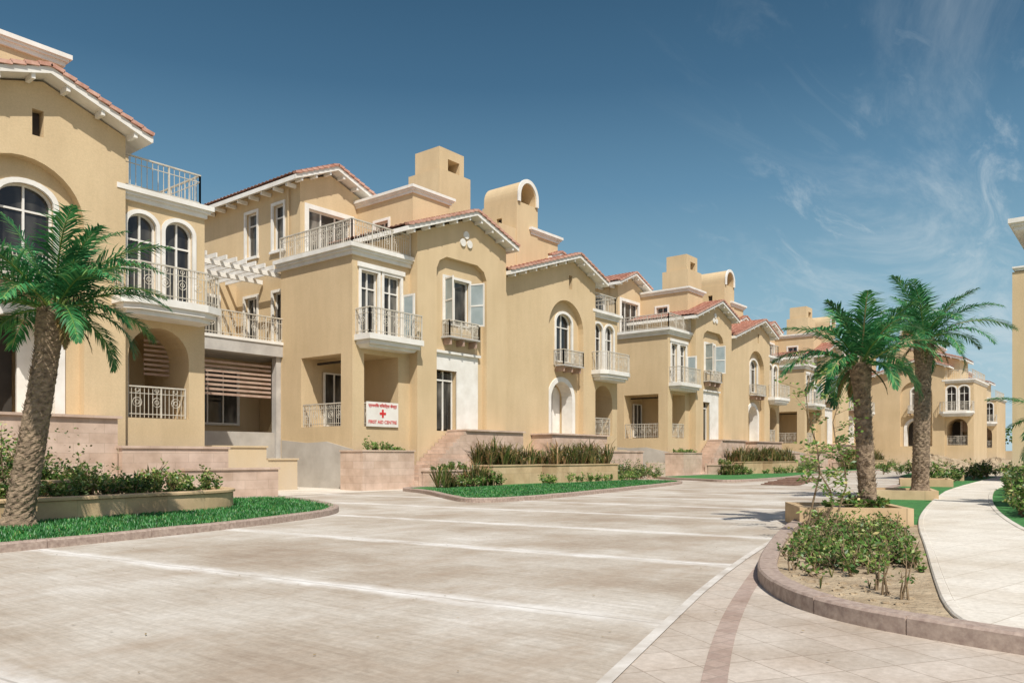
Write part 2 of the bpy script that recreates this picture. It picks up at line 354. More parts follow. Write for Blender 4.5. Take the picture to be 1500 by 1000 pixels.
    band(W,'y',28.08,outline(35.55,37.45,15.99,17.42,1.0,16),outline(35.75,37.25,15.99,17.2,.9,16),0,.1,True)
    solid(S,'y',28.25,outline(35.8,37.2,16.0,17.12,.86,16),.9,1.0)
    S.box(26.9,40.75,33.2,40,0,11.4)
    # link with pergola
    C.box(15.3,22.69,31.45,38,6.0,6.55); W.box(15.3,22.69,31.4,31.6,6.551,6.68)
    S.box(15.2,22.69,34.2,38,0,5.999)
    S.box(15.2,22.69,36.2,38.02,6.551,10.0)
    for x in (17.9,21.85): C.box(x,x+.35,31.6,31.95,0,6.0)
    PL.box(18.26,21.84,31.7,31.9,0,2.5)
    rail(R,(15.6,31.5),(22.5,31.5),6.68,1.1)
    for i in range(8): LV.box(18.3,21.8,31.95,31.99,4.1+i*.2,4.2+i*.2)
    window(W,G,[],'y',34.1,19.0,21.4,2.9,5.4,mull=2,sur=.1,gl=-.05,sill=False)
    window(W,G,[],'y',36.1,18.8,21.6,6.9,9.3,mull=2,sur=.1,gl=-.05,sill=False)
    for i in range(14): W.box(15.8+i*.48,15.87+i*.48,31.4,36.2,9.98,10.18)
    for y in (31.9,33.8): W.box(15.4,22.6,y,y+.12,9.78,9.978)
    for mb,nm,mt in ((W,'white_trim',WHITE),(G,'window_glass',GLASS),(R,'balcony_railings',RAILM),(T,'roof_tiles',TILE),(C,'concrete_slabs',CONC),(PN,'open_casements',PANE),(D,'dark_openings',DARK),(S,'walls_rear',STUCCO),(LV,'timber_louvres',LOUV),(PL,'plaster_plinth',PLASTER)):
        mb.obj(nm,mt).parent=root
    return root
root=build_block()
def dup(root,M):
    r=bpy.data.objects.new('villa_building',None); COL.objects.link(r); r.matrix_world=M
    for c in root.children:
        o=bpy.data.objects.new(c.name.split('.')[0],c.data); COL.objects.link(o); o.parent=r
PER=28.4
for k in (-1,1,2): dup(root,Matrix.Translation((PER*k,0,0)))
dup(root,Matrix.Translation((78,59.6,0))@Matrix.Rotation(-math.pi/2,4,'Z'))
dup(root,Matrix.Translation((114,62,0))@Matrix.Rotation(-math.pi/2,4,'Z'))
nb=bpy.data.objects.new('neighbouring_villa',None); COL.objects.link(nb)
w=MB(); w.box(47.2,60,-9,5.45,0,10.7); w.box(48,60,-9,4.2,10.7,13.0); w.obj('walls',STUCCO).parent=nb
w=MB(); cornice(w,48,60,-9,5.3,13.4,1.4); cornice(w,47.2,60,-9,5.3,10.9,.5); w.obj('white_trim',WHITE).parent=nb
w=MB()
for z in (3.5,7,10.5): w.box(150,166,-4,14,z,z+.35)
for x in (150.3,155,160,165.4):
    for y in (-3.7,1,6,10,13.4): w.box(x,x+.4,y,y+.4,0,10.5)
w.box(156,158,2,6,10.8,13)
w.obj('unfinished_concrete_building',CONC)
w=MB(); w.box(172,172.3,-60,60,0,2.4)
for i in range(40): w.box(171.9,172.4,-60+i*3,-59.6+i*3,0,2.65)
w.obj('boundary_wall',STUCCO)
# ---------------------------------------------------------------- ground sheets
def sheet(name,pts,z,mat):
    me=bpy.data.meshes.new(name); me.from_pydata([(x,y,z) for x,y in pts],[],[tuple(range(len(pts)))])
    bm=bmesh.new(); bm.from_mesh(me); bmesh.ops.triangulate(bm,faces=bm.faces)
    for f in bm.faces:
        if f.normal.z<0: f.normal_flip()
    bm.to_mesh(me); bm.free()
    me.materials.append(mat); o=bpy.data.objects.new(name,me); COL.objects.link(o); return o
sheet('ground',[(-300,-300),(900,-300),(900,900),(-300,900)],-.02,SAND)
def pavermat(name,c1,c2,cm,rot,sx,sy,stain=(.8,.74,.68),ms=.006):
    m,nt,b=newmat(name); v=objcoord(nt,(1,1,0),(0,0,rot))
    br=N(nt,'ShaderNodeTexBrick'); br.offset=0; br.inputs['Scale'].default_value=1; br.inputs['Brick Width'].default_value=sx; br.inputs['Row Height'].default_value=sy
    br.inputs['Mortar Size'].default_value=ms; br.inputs['Color1'].default_value=(*c1,1); br.inputs['Color2'].default_value=(*c2,1); br.inputs['Mortar'].default_value=(*cm,1)
    nt.links.new(v,br.inputs['Vector'])
    p=objcoord(nt); f=noise(nt,p,.7,5); r=ramp(nt,[(.35,stain),(.62,(1.05,1.05,1.05))]); nt.links.new(f,r.inputs[0])
    c=mixc(nt,1.,br.outputs['Color'],r.outputs[0],'MULTIPLY')
    f2=noise(nt,p,16,4,.75); r2=ramp(nt,[(.3,(.83,.82,.8)),(.7,(1.09,1.09,1.09))]); nt.links.new(f2,r2.inputs[0])
    c=mixc(nt,1.,c,r2.outputs[0],'MULTIPLY')
    nt.links.new(c,b.inputs['Base Color']); b.inputs['Roughness'].default_value=.85; bump(nt,b,f2,.2,.006); return m
PAVE=pavermat('apron_pavers',(.48,.42,.355),(.55,.48,.41),(.36,.30,.245),math.radians(32),.42,.42,(.78,.72,.66))
WALK=pavermat('walkway_pavers',(.63,.58,.50),(.69,.64,.56),(.48,.42,.34),math.radians(12),.6,.6,(.86,.82,.77))
PINK=pavermat('pink_band_pavers',(.36,.27,.225),(.44,.34,.285),(.32,.26,.215),math.radians(15),.15,.15)
def roadmat():
    m,nt,b=newmat('concrete_road'); g=N(nt,'ShaderNodeNewGeometry'); sp=N(nt,'ShaderNodeSeparateXYZ'); nt.links.new(g.outputs['Position'],sp.inputs[0])
    p=objcoord(nt)
    big=noise(nt,p,.36,6,.66); r=ramp(nt,[(.3,(.32,.25,.185)),(.44,(.42,.36,.29)),(.56,(.52,.475,.41)),(.72,(.62,.585,.53))]); nt.links.new(big,r.inputs[0])
    st=noise(nt,objcoord(nt,(9,.5,1),(0,0,.12)),1.6,5,.75); sr=ramp(nt,[(.3,(.82,.79,.75)),(.7,(1.1,1.1,1.1))]); nt.links.new(st,sr.inputs[0])
    c=mixc(nt,1.,r.outputs[0],sr.outputs[0],'MULTIPLY')
    fi=noise(nt,p,14,5,.8); fr=ramp(nt,[(.3,(.80,.79,.78)),(.7,(1.13,1.13,1.13))]); nt.links.new(fi,fr.inputs[0])
    c=mixc(nt,1.,c,fr.outputs[0],'MULTIPLY')
    sn=noise(nt,objcoord(nt,(.45,1.2,1)),.8,6,.72); sr2=ramp(nt,[(.5,(0,0,0)),(.68,(1,1,1))]); nt.links.new(sn,sr2.inputs[0])
    c=mixc(nt,math_(nt,'MULTIPLY',sr2.outputs[0],.55),c,(.34,.255,.18))
    u=math_(nt,'ADD',sp.outputs[0],math_(nt,'MULTIPLY',math_(nt,'SUBTRACT',sp.outputs[1],8.),.12))
    wob=math_(nt,'MULTIPLY',math_(nt,'SUBTRACT',noise(nt,p,1.3,5,.7),.5),.4)
    uu=math_(nt,'ADD',u,wob)
    def jd(x):
        k=math_(nt,'DIVIDE',math_(nt,'SUBTRACT',x,1.6),3.8)
        f_=math_(nt,'ABSOLUTE',math_(nt,'SUBTRACT',math_(nt,'FRACT',math_(nt,'ADD',k,.5)),.5)); return math_(nt,'MULTIPLY',f_,3.8)
    mr=N(nt,'ShaderNodeMapRange'); mr.interpolation_type='SMOOTHSTEP'; mr.inputs[1].default_value=.02; mr.inputs[2].default_value=.28; mr.inputs[3].default_value=1; mr.inputs[4].default_value=0
    nt.links.new(jd(uu),mr.inputs[0])
    wr=ramp(nt,[(.34,(.1,.1,.1)),(.6,(1,1,1))]); nt.links.new(noise(nt,objcoord(nt,(2,.6,1)),1.3,5,.75),wr.inputs[0])
    fac=math_(nt,'MULTIPLY',math_(nt,'MULTIPLY',mr.outputs[0],wr.outputs[0]),.85)
    c=mixc(nt,fac,c,(.76,.735,.69))
    # thin sawn joint
    lt=math_(nt,'LESS_THAN',jd(u),.012)
    c=mixc(nt,math_(nt,'MULTIPLY',lt,.6),c,(.3,.26,.22))
    nt.links.new(c,b.inputs['Base Color']); b.inputs['Roughness'].default_value=.9
    bump(nt,b,st,.3,.01); return m
ROAD=roadmat()
sheet('paver_apron',[(-20,-20),(40,-20),(40,9.5),(17,6.5),(-20,3)],-.006,PAVE)
road_pts=[(-20,-3),(-2,.8),(4.2,2.62),(9.5,4.15),(17,5.7),(30,8),(50,10.5),(100,13),(100,27),(-20,27)]
sheet('road',road_pts,0.0,ROAD)
sheet('forecourt_paving',[(-30,24),(100,24),(100,42),(-30,42)],.004,WALK)
def offs(pl,w,z0,z1,mb,closed=False):
    n=len(pl); L=[];R_=[]
    for i in range(n):
        a=Vector(pl[(i-1)%n] if closed or i>0 else pl[0]); b=Vector(pl[(i+1)%n] if closed or i<n-1 else pl[-1])
        t=(b-a); t=Vector((t.x,t.y)).normalized(); nn=Vector((-t.y,t.x)); p=Vector(pl[i])
        L.append(p+nn*w/2); R_.append(p-nn*w/2)
    vs=[]
    for i in range(n):
        be=min(.02,w*.15)
        l,r=L[i],R_[i]; dd=(r-l).normalized()*be
        vs+= [(l.x,l.y,z0),(l.x,l.y,z1-be),(l.x+dd.x,l.y+dd.y,z1),(r.x-dd.x,r.y-dd.y,z1),(r.x,r.y,z1-be),(r.x,r.y,z0)]
    fs=[]
    for i in range(n if closed else n-1):
        j=(i+1)%n
        for k in range(5): fs.append((i*6+k,i*6+k+1,j*6+k+1,j*6+k))
    if not closed: fs+=[tuple(range(6)),tuple((n-1)*6+k for k in range(6))]
    mb.add(vs,fs)
def kerbrun(pl,w,z1,closed=False,L=.9):
    """kerb made of separate stones with fine joints"""
    mb=MB(); pts=[Vector(p) for p in (pl+[pl[0]] if closed else pl)]
    offs(pl,w*.9,-.02,z1-.012,mb,closed)
    acc=0;cur=[pts[0]]
    for i in range(1,len(pts)):
        a=pts[i-1];b=pts[i];d=(b-a).length
        while acc+d>=L:
            t=(L-acc)/d; q=a.lerp(b,t); dr=(b-a).normalized()
            cur.append(q-dr*.006)
            if len(cur)>1: offs([(p.x,p.y) for p in cur],w,-.02,z1+random.uniform(-.006,.006),mb)
            a=q; d=(b-a).length; acc=0; cur=[q+dr*.006]
        acc+=d
        if d>.03: cur.append(b)
    if len(cur)>1 : offs([(p.x,p.y) for p in cur],w,-.02,z1,mb)
    return mb.obj('stone_kerb',KERB)
def smooth(pl,it=3,closed=False):
    for _ in range(it):
        q=[]; n=len(pl)
        rng=range(n) if closed else range(n-1)
        if not closed: q.append(pl[0])
        for i in rng:
            a=pl[i];b=pl[(i+1)%n]
            q.append((a[0]*.75+b[0]*.25,a[1]*.75+b[1]*.25)); q.append((a[0]*.25+b[0]*.75,a[1]*.25+b[1]*.75))
        if not closed: q.append(pl[-1])
        pl=q
    return pl
def ribbon(name,pl,w,z,mat):
    L=[];R_=[];n=len(pl)
    for i in range(n):
        a=Vector(pl[max(i-1,0)]);b=Vector(pl[min(i+1,n-1)]);t=(b-a).normalized();nn=Vector((-t.y,t.x));p=Vector(pl[i]);L.append(p+nn*w/2);R_.append(p-nn*w/2)
    me=bpy.data.meshes.new(name); me.from_pydata([(p.x,p.y,z) for p in L+R_],[],[(n+i,n+i+1,i+1,i) for i in range(n-1)]); me.materials.append(mat)
    o=bpy.data.objects.new(name,me);COL.objects.link(o)
ribbon('road_edge_strip',[(x,y+.02) for x,y in smooth(road_pts[1:8],2)],.09,.005,noisy('edge_cement',(.40,.35,.29),(.66,.62,.56),2.5,.9,.2,.01,20,detail=6))
ribbon('pink_paver_band',smooth([(2.5,1.2),(4.56,2.1),(6.7,2.9),(9.6,3.78),(12,4.45),(17,5.45)],2),.16,-.001,PINK)
def island(name,pl,mat,h=.14,w=.24,it=3,zf=.1):
    pl=smooth(pl,it,True); kerbrun(pl,w,h,True); sheet(name,pl,zf,mat); return pl
isA=island('lawn',[(-12,11.5),(4.3,13.0),(9.0,14.0),(12.6,15.4),(14.2,18.5),(15.2,21.8),(13.0,22.4),(-12,22)],LAWN)
isB=island('lawn',[(22.6,24.6),(21.5,21.5),(19.2,18.2),(17.6,15.7),(20.5,15.5),(24,16),(30,17.1),(38.8,18.9),(38,22),(36,24.6)],LAWN)
isC=island('lawn',[(44,24),(42,20),(40.2,17.6),(45,17.2),(52,18),(68,20.5),(66,24.6),(46,24.6)],LAWN)
isD=island('lawn',[(72,24.4),(70,21),(76,20),(98,22),(98,24.6)],LAWN)
bed=[(6.7,-1),(6.95,1.3),(7.4,2.3),(8.5,3.15),(10.2,3.85),(13.6,4.8),(15.2,5.1),(16.4,4.9),(17,3),(12.5,1.9),(9.6,1.0),(8.5,-1)]
bedS=smooth(bed,2,True); sheet('planting_bed_soil',bedS,.09,SOIL)
bedP=[(7.5,1.6),(7.7,2.3),(8.6,3.0),(10.2,3.7),(13.6,4.6),(15.2,4.9),(15.8,3.5),(12.5,2.6),(9.6,1.95)]
kerbrun(smooth([(6.9,-3),(6.65,-.5),(6.75,.9),(7.15,2.25),(8.3,3.15),(9.6,3.7),(13.4,4.85),(16.5,5.6)],3),.22,.15)
walk=smooth([(6.75,-3),(6.75,.9),(7.3,1.2),(9.6,1.75),(12.5,2.4),(16.2,3.3),(20,4.0),(27.3,5.1),(36,6.2),(60,7.5),(60,5.4),(39,5.2),(28,3.9),(20.5,2.7),(14.6,1.35),(11,-.4),(9,-3)],2)
sheet('walkway',walk,.115,WALK)
kb=MB(); offs(smooth([(6.8,.9),(7.3,1.25),(9.6,1.8),(12.5,2.45),(16.3,3.35),(20,4.05),(27.3,5.15),(36,6.25),(60,7.55)],2),.1,-.02,.125,kb); offs(smooth([(60,5.35),(39,5.15),(28,3.85),(20.5,2.65),(14.6,1.3),(11,-.45),(9,-3)],2),.12,-.02,.13,kb); kb.obj('walkway_edging',WALK)
sheet('lawn',[(16.3,3.4),(20,4.1),(27.3,5.2),(36,6.3),(60,7.6),(60,10.9),(50,9.9),(30,7.6),(16.5,5.5)],.08,LAWN)
sheet('lawn',[(9.1,-3),(11.1,-.5),(14.7,1.25),(20.6,2.6),(28.1,3.8),(39.1,5.1),(46.9,5.1),(46.9,-9),(9.1,-9)],.08,LAWN)
kerbrun(smooth([(16.4,5.62),(30,7.75),(50,10.1),(75,11.6),(100,12.8)],2),.24,.15)
# ---------------------------------------------------------------- vegetation
def leaf(mb,p,d,L,w,up=Vector((0,0,1))):
    s=d.cross(up)
    if s.length<1e-3: s=Vector((1,0,0))
    s=s.normalized()*w; m=p+d*L*.5; q=p+d*L
    mb.add([p,m+s,q,m-s],[(0,1,2,3)])
def rdir(zmin=-.3,zmax=1):
    a=random.uniform(0,2*math.pi); z=random.uniform(zmin,zmax); r=math.sqrt(max(0,1-z*z)); return Vector((r*math.cos(a),r*math.sin(a),z))
def shrub(mbs,mbl,base,h,spread,stems,leaves,ls):
    base=Vector(base)
    for i in range(stems):
        a=random.uniform(0,6.283); out=Vector((math.cos(a),math.sin(a),0))*spread*random.uniform(.2,1)
        H=h*random.uniform(.55,1.05); pts=[]
        for k in range(4):
            s=k/3; pts.append(base+out*(s**1.3)+Vector((random.uniform(-.03,.03),random.uniform(-.03,.03),H*s)))
        mbs.tube(pts,[.012,.009,.006,.003],4,False)
        for j in range(leaves):
            s=random.uniform(.2,1)**.8; k=min(2,int(s*3)); q=pts[k].lerp(pts[k+1],s*3-k)
            q=q+rdir()*random.uniform(0,.12*h+.03)
            leaf(mbl,q,rdir(-.4,.9),ls*random.uniform(.6,1.3),ls*.28,rdir(.2,1))
def tuft(mb,base,h,n,w=.024):
    base=Vector(base)
    for i in range(n):
        a=random.uniform(0,6.283); o=Vector((math.cos(a),math.sin(a),0)); sp=random.uniform(.15,.85)*h; hh=h*random.uniform(.6,1.1)
        sd=Vector((-o.y,o.x,0)); P=[base,base+o*sp*.45+Vector((0,0,hh*.75)),base+o*sp+Vector((0,0,hh*random.uniform(.7,1)))]
        mb.add([P[0]-sd*w,P[0]+sd*w,P[1]+sd*w,P[1]-sd*w,P[2]],[(0,1,2,3),(3,2,4)])
def hedge(name,x0,x1,y0,y1,z,h,dens=16,kind='blade',mt=None):
    m=MB();s=MB(); n=int((x1-x0)*(y1-y0)*dens)
    for i in range(max(n,4)):
        p=(random.uniform(x0,x1),random.uniform(y0,y1),z)
        hv=.8+.35*math.sin(p[0]*2.3+p[1])
        if kind=='blade': tuft(m,p,h*hv*random.uniform(.75,1.2),13)
        else: shrub(s,m,p,h*hv*random.uniform(.6,1.2),h*.5,4,16,.11)
    return multi(name,[(s,STEM),(m,mt or (BLADE if kind=='blade' else LEAF))])
def palm(loc,H,lean,r0,L,nf,seed,rt,sag=1.0):
    random.seed(seed); loc=Vector(loc); tr=MB(); lv=MB(); st=MB(); dr=MB()
    segs=28; rings=int(H/.035)
    def cen(s): return Vector((lean[0]*s**.9,lean[1]*s**.9,H*s))
    for i in range(rings+1):
        s=i/rings; c=cen(s); r=r0*(1-s)+rt*s
        if s<.08: r*=1+.45*(1-s/.08)**2
        if s>.82: r*=1+.3*math.sin((s-.82)/.18*math.pi*.6)
        for k in range(segs):
            a=2*math.pi*k/segs
            row=(s*H)/.16; ph=a*9/2
            u=math.sin(ph*1.0+row*math.pi); v=math.sin(ph*1.0-row*math.pi)
            rr=r*(1+.13*abs(u*v)**.5*1.0-.05+random.uniform(-.02,.02))
            tr.v.append((c.x+math.cos(a)*rr,c.y+math.sin(a)*rr,c.z))
    for i in range(rings):
        for k in range(segs):
            k2=(k+1)%segs; tr.f.append((i*segs+k,i*segs+k2,(i+1)*segs+k2,(i+1)*segs+k))
    for i in range(int(H*75)):
        s=random.uniform(.03,1); a=random.uniform(0,6.283); c=cen(s); r=(r0*(1-s)+rt*s)
        o=Vector((math.cos(a),math.sin(a),0)); p=c+o*r*.95
        sd=Vector((-o.y,o.x,0)); tr.add([p-sd*.045,p+sd*.045,p+o*.06+Vector((0,0,.09)),p+Vector((0,0,.02))+o*.02],[(0,1,2),(0,3,2),(1,3,2)])
    top=cen(1)
    def frond(az,el,Lf,droop,mbL,wid=1.0):
        n=16; pts=[]; p=top+Vector((math.cos(az)*rt*.5,math.sin(az)*rt*.5,-.05)); ds=Lf/n; side0=Vector((-math.sin(az),math.cos(az),0)); tw=random.uniform(-.35,.35)
        dirs=[]
        for i in range(n+1):
            s=i/n; e=el-droop*s**1.35; d=Vector((math.cos(az)*math.cos(e),math.sin(az)*math.cos(e),math.sin(e)))+side0*tw*s*.5; d.normalize()
            pts.append(p.copy()); dirs.append(d); p=p+d*ds
        st.tube(pts,[.024*(1-.85*i/n) for i in range(n+1)],4,False)
        m=62
        for j in range(m):
            s=.13+.87*j/(m-1); k=min(n-1,int(s*n)); q=pts[k].lerp(pts[k+1],s*n-k); d=dirs[k]
            ll=Lf*.27*wid*(math.sin(math.pi*min(1,(s*.84+.14)))**.6)*random.uniform(.72,1.15)
            nrm=side0.cross(d)*-1
            if nrm.z<0: nrm=-nrm
            for sg in (-1,1):
                sd=side0*sg; lift=random.uniform(-.1,.45); fw=.6+.8*s+random.uniform(-.15,.15)
                dd=(sd+d*fw+nrm*lift).normalized()
                a_=q+dd*ll*.45; dd2=(dd+Vector((0,0,-random.uniform(.3,.75)))).normalized(); b_=a_+dd2*ll*.55
                wv=dd.cross(nrm).normalized()*.018*(.7+Lf*.14)
                if random.random()<.06: continue
                mbL.add([q-wv*.4,q+wv*.4,a_+wv,b_,a_-wv],[(0,1,2,4),(4,2,3)])
    for i in range(nf):
        f=i/(nf-1); az=i*2.39996+random.uniform(-.3,.3)
        el=math.radians(80-78*f**.9+random.uniform(-8,8)); droop=math.radians((50+50*f+random.uniform(-12,15))*sag)
        frond(az,el,L*(.74+.3*math.sin(math.pi*min(1,f+.15)))*random.uniform(.85,1.08),droop,lv)
    for i in range(3): frond(random.uniform(0,6.28),math.radians(-35),L*.4,math.radians(50),dr,.8)
    return multi('palm_tree',[(tr,BARK),(lv,PALM),(st,LEAFB),(dr,DRY)],loc)
palm((5.75,16.5,.08),4.1,(.5,-.4,0),.25,2.4,30,3,.2)
palm((16.7,4.35,.3),2.95,(-.08,.14,0),.16,1.85,25,5,.15)
palm((27.5,5.65,.2),4.9,(.1,-.1,0),.24,2.5,24,8,.22)
palm((24.6,1.5,.1),2.0,(0,0,0),.2,1.9,22,11,.2)
random.seed(21)
def planter(name,x0,x1,y0,y1,h,mat=STONE2,t=.14):
    m=MB(); m.box(x0,x1,y0,y0+t,0,h); m.box(x0,x1,y1-t,y1,0,h); m.box(x0,x0+t,y0+t,y1-t,0,h); m.box(x1-t,x1,y0+t,y1-t,0,h)
    c=MB(); e=.04
    c.box(x0-e,x1+e,y0-e,y0+t+e,h,h+.06); c.box(x0-e,x1+e,y1-t-e,y1+e,h,h+.06); c.box(x0-e,x0+t+e,y0+t+e,y1-t-e,h,h+.06); c.box(x1-t-e,x1+e,y0+t+e,y1-t-e,h,h+.06)
    s=MB(); s.box(x0+t,x1-t,y0+t,y1-t,0,h-.06)
    return multi(name,[(m,mat),(c,mat),(s,SOIL)])
def frontage(dx):
    P=lambda *a,**k: planter(a[0],a[1]+dx,a[2]+dx,*a[3:],**k)
    P('stone_planter',27.5,31.2,23.2,24.75,.95); P('stone_planter',31.6,37.3,22.6,24.75,.95)
    hedge('strap_leaf_hedge',27.6+dx,31.1+dx,23.35,24.65,.9,1.15,19); hedge('strap_leaf_hedge',31.8+dx,37.2+dx,22.8,24.65,.9,1.2,17)
    P('stone_planter',24.3,27.3,23.6,24.5,.75,mat=STONE); hedge('leafy_shrubs',24.4+dx,27.4+dx,22.2,23.4,.1,.7,7,'leaf',LEAFB); hedge('strap_leaf_hedge',23.6+dx,27.3+dx,22.6,23.5,.1,.9,18)
    hedge('leafy_shrubs',24.5+dx,27.2+dx,23.75,24.4,.7,.5,9,'leaf')
    P('stone_planter',21.3,24.2,24.9,26.3,1.6,mat=STONE); hedge('leafy_shrubs',21.6+dx,24.1+dx,25.1,26.0,1.55,.5,8,'leaf',LEAFB)
    l=MB(); l.box(27.5+dx,31.75+dx,24.8,25.98,0,2.58); l.box(27.4+dx,31.85+dx,24.7,25.99,2.581,2.66)
    for i in range(15): l.box(23.9+dx+i*.24,27.5+dx,24.75+.003*i,25.95,i*.17,(i+1)*.17-.003)
    l.box(24.3+dx,25.4+dx,24.55,24.74,0,.9); l.box(25.4+dx,27.5+dx,24.55,24.74,0,1.3)
    l.obj('entrance_staircase',STONE)
    l=MB(); l.box(34.4+dx,39.9+dx,24.9,26.28,0,2.56); l.box(34.3+dx,40.0+dx,24.8,26.29,2.561,2.64); l.box(31.85+dx,34.4+dx,25.3,26.25,0,1.6)
    l.obj('entrance_landing',STONE)
    l=MB(); l.box(40.0+dx,43.6+dx,24.6,24.85,0,1.65); l.box(39.95+dx,43.65+dx,24.55,24.9,1.65,1.73); l.box(43.4+dx,45.4+dx,24.0,24.25,0,1.0); l.obj('garden_wall',STONE)
    l=MB(); l.box(15.9+dx,18.9+dx,28.0,28.25,0,1.75); l.box(18.9+dx,20.4+dx,28.0,28.25,0,1.25); l.box(15.85+dx,18.95+dx,27.95,28.3,1.751,1.82); l.box(18.951+dx,20.45+dx,27.95,28.3,1.251,1.32); l.box(20.15+dx,20.4+dx,28.25,31.4,0,1.25); l.obj('ramp_wall',STUCCO)
    hedge('leafy_shrubs',38.0+dx,42.5+dx,22.4,24.2,.1,1.0,7,'leaf')
    hedge('leafy_shrubs',29.0+dx,38.0+dx,21.6,22.5,.1,.5,4,'leaf',LEAFB)
for k in (0,1,2): frontage(PER*k)
random.seed(5)
l=MB(); l.box(6.0,11.5,24.9,26.28,0,2.56); l.box(5.9,11.6,24.8,26.29,2.561,2.64); l.obj('entrance_landing',STONE)
l=MB(); l.box(11.5,15.1,24.6,24.85,0,1.65); l.box(11.45,15.15,24.55,24.9,1.65,1.73); l.box(13.0,16.4,23.6,23.85,0,.95); l.box(12.95,16.45,23.55,23.9,.95,1.02); l.obj('garden_wall',STONE)
def wallrun(name,pl,t,h,mat,it=3):
    pl=smooth(pl,it); a=MB(); offs(pl,t,0,h,a); b=MB(); offs(pl,t+.1,h+.001,h+.07,b); return multi(name,[(a,mat),(b,mat)])
wallrun('curved_planter_wall',[(-8,15.6),(3,16.9),(8,17.6),(10.8,18.0),(11.7,18.8),(11.9,20.5)],.2,.5,STONE2)
sheet('planter_soil',[(-8,15.7),(3,17),(8,17.7),(10.8,18.1),(11.6,18.9),(11.8,20.5),(12,22),(-8,22)],.44,SOIL)
wallrun('upper_planter_wall',[(-8,18.3),(3,19.2),(7.6,19.7),(8.6,20.6)],.18,.78,STONE2)
hedge('leafy_shrubs',4.5,11.3,18.2,19.2,.45,.42,8,'leaf'); hedge('leafy_shrubs',7,11.6,19.3,21,.45,.6,7,'leaf',LEAFB)
hedge('strap_leaf_hedge',8.5,11.5,20.3,21.6,.45,.6,7)
s=MB();m=MB();m2=MB();m3=MB()
for i in range(52):
    x=random.uniform(3.8,9.4); h=random.uniform(.8,1.9)*(1 if x<8 else .6)
    shrub(s,m if random.random()<.5 else m2,(x,random.uniform(20.2,22.2),.45),h,.6,6,30,.11)
for i in range(260):   # small pale blossoms
    p=Vector((random.uniform(4.2,8.8),random.uniform(20.0,21.2),random.uniform(1.0,2.1)))
    leaf(m3,p,rdir(-.2,.8),.07,.035,rdir(.2,1))
multi('garden_shrub',[(s,STEM),(m,LEAFB),(m2,LEAF),(m3,BLADE)])
def inside(p,pl):
    x,y=p;c=False;n=len(pl)
    for i in range(n):
        x1,y1=pl[i];x2,y2=pl[(i+1)%n]
        if (y1>y)!=(y2>y) and x<(x2-x1)*(y-y1)/(y2-y1)+x1: c=not c
    return c
def grass(pl,n,bx,z=.1,h=.06):
    m=MB()
    for cnt in range(n):
        p=(random.uniform(bx[0],bx[1]),random.uniform(bx[2],bx[3]))
        if not inside(p,pl): continue
        if math.sin(p[0]*3.1+p[1]*1.7)+math.sin(p[0]*1.3-p[1]*4.1)+random.uniform(-1,1)<-1.6: continue
        for k in range(3):
            a=random.uniform(0,6.28); o=Vector((math.cos(a),math.sin(a),0)); b=Vector((p[0]+random.uniform(-.03,.03),p[1]+random.uniform(-.03,.03),z)); sd=Vector((-o.y,o.x,0))*.012
            m.add([b-sd,b+sd,b+o*h*.5+Vector((0,0,h*random.uniform(.6,1.3)))],[(0,1,2)])
    m.obj('grass_blades',GRASSB,recalc=False)
grass(isA,26000,(2,16,12.8,22)); grass(isB,16000,(17,39,15.3,22))
# right bed plants, low and patchy
s=MB();m=MB();m2=MB();m3=MB()
cl=[(random.uniform(8.2,15.2),random.uniform(2.0,4.7)) for _ in range(60)]
cl=[c for c in cl if inside(c,bedP)]
n=0
while n<250:
    c=random.choice(cl); p=(c[0]+random.gauss(0,.32),c[1]+random.gauss(0,.25))
    if not inside(p,bedP): continue
    if p[0]<8.8 and random.random()<.7: continue
    n+=1
    h=random.uniform(.06,.2) if random.random()<.6 else random.uniform(.2,.36)
    shrub(s,m if random.random()<.5 else m2,(p[0],p[1],.09),h,.15,4,8,random.choice((.045,.06,.075)))
for (x,y) in ((7.9,1.75),(8.05,1.95),(8.3,2.1)): shrub(s,m2,(x,y,.09),.42,.12,3,9,.05)
for i in range(50):
    p=(random.uniform(8,15.5),random.uniform(1.8,4.8))
    if inside(p,bedP): tuft(m3,(p[0],p[1],.09),random.uniform(.1,.22),7,.006)
multi('bed_plants',[(s,STEM),(m,LEAF),(m2,LEAFB),(m3,BLADE)])
m=MB()
for i in range(900):
    p=(random.uniform(7.2,15.8),random.uniform(1.3,5))
    if inside(p,bedP):
        r=random.uniform(.008,.032); m.obox((p[0],p[1],.095),(r,r*.3,0),(-r*.4,r,0),(0,r*.2,r*.6))
m.obj('soil_clods',SOIL)
# dry leaves and grit on paving
m=MB()
for i in range(260):
    x=random.uniform(2,16); y=random.uniform(1.4,14)
    leaf(m,Vector((x,y,.012)),Vector((math.cos(i),math.sin(i),.12)),random.uniform(.015,.05),.009)
m.obj('fallen_leaves',DRY,recalc=False)
s=MB();m=MB()
for (bx,by,hh) in ((14.6,4.75,2.9),(15.0,4.4,2.3),(13.2,4.1,1.5)):
    b=Vector((bx,by,.1)); pts=[b+Vector((.1*math.sin(k),.1*math.cos(k*1.3),hh*k/6)) for k in range(7)]; s.tube(pts,[.022-.0025*k for k in range(7)],5,False)
    for j in range(22):
        k=random.randint(1,5); q=pts[k].lerp(pts[k+1],random.random()); d=rdir(.0,.7); e=q+d*random.uniform(.2,.55); s.tube([q,e],[.006,.003],3,False)
        for t in range(14): leaf(m,q.lerp(e,random.uniform(.3,1.1))+rdir()*.07,rdir(-.5,.6),.08*random.uniform(.6,1.3),.024,rdir(.2,1))
multi('slender_sapling',[(s,STEM),(m,LEAFB)])
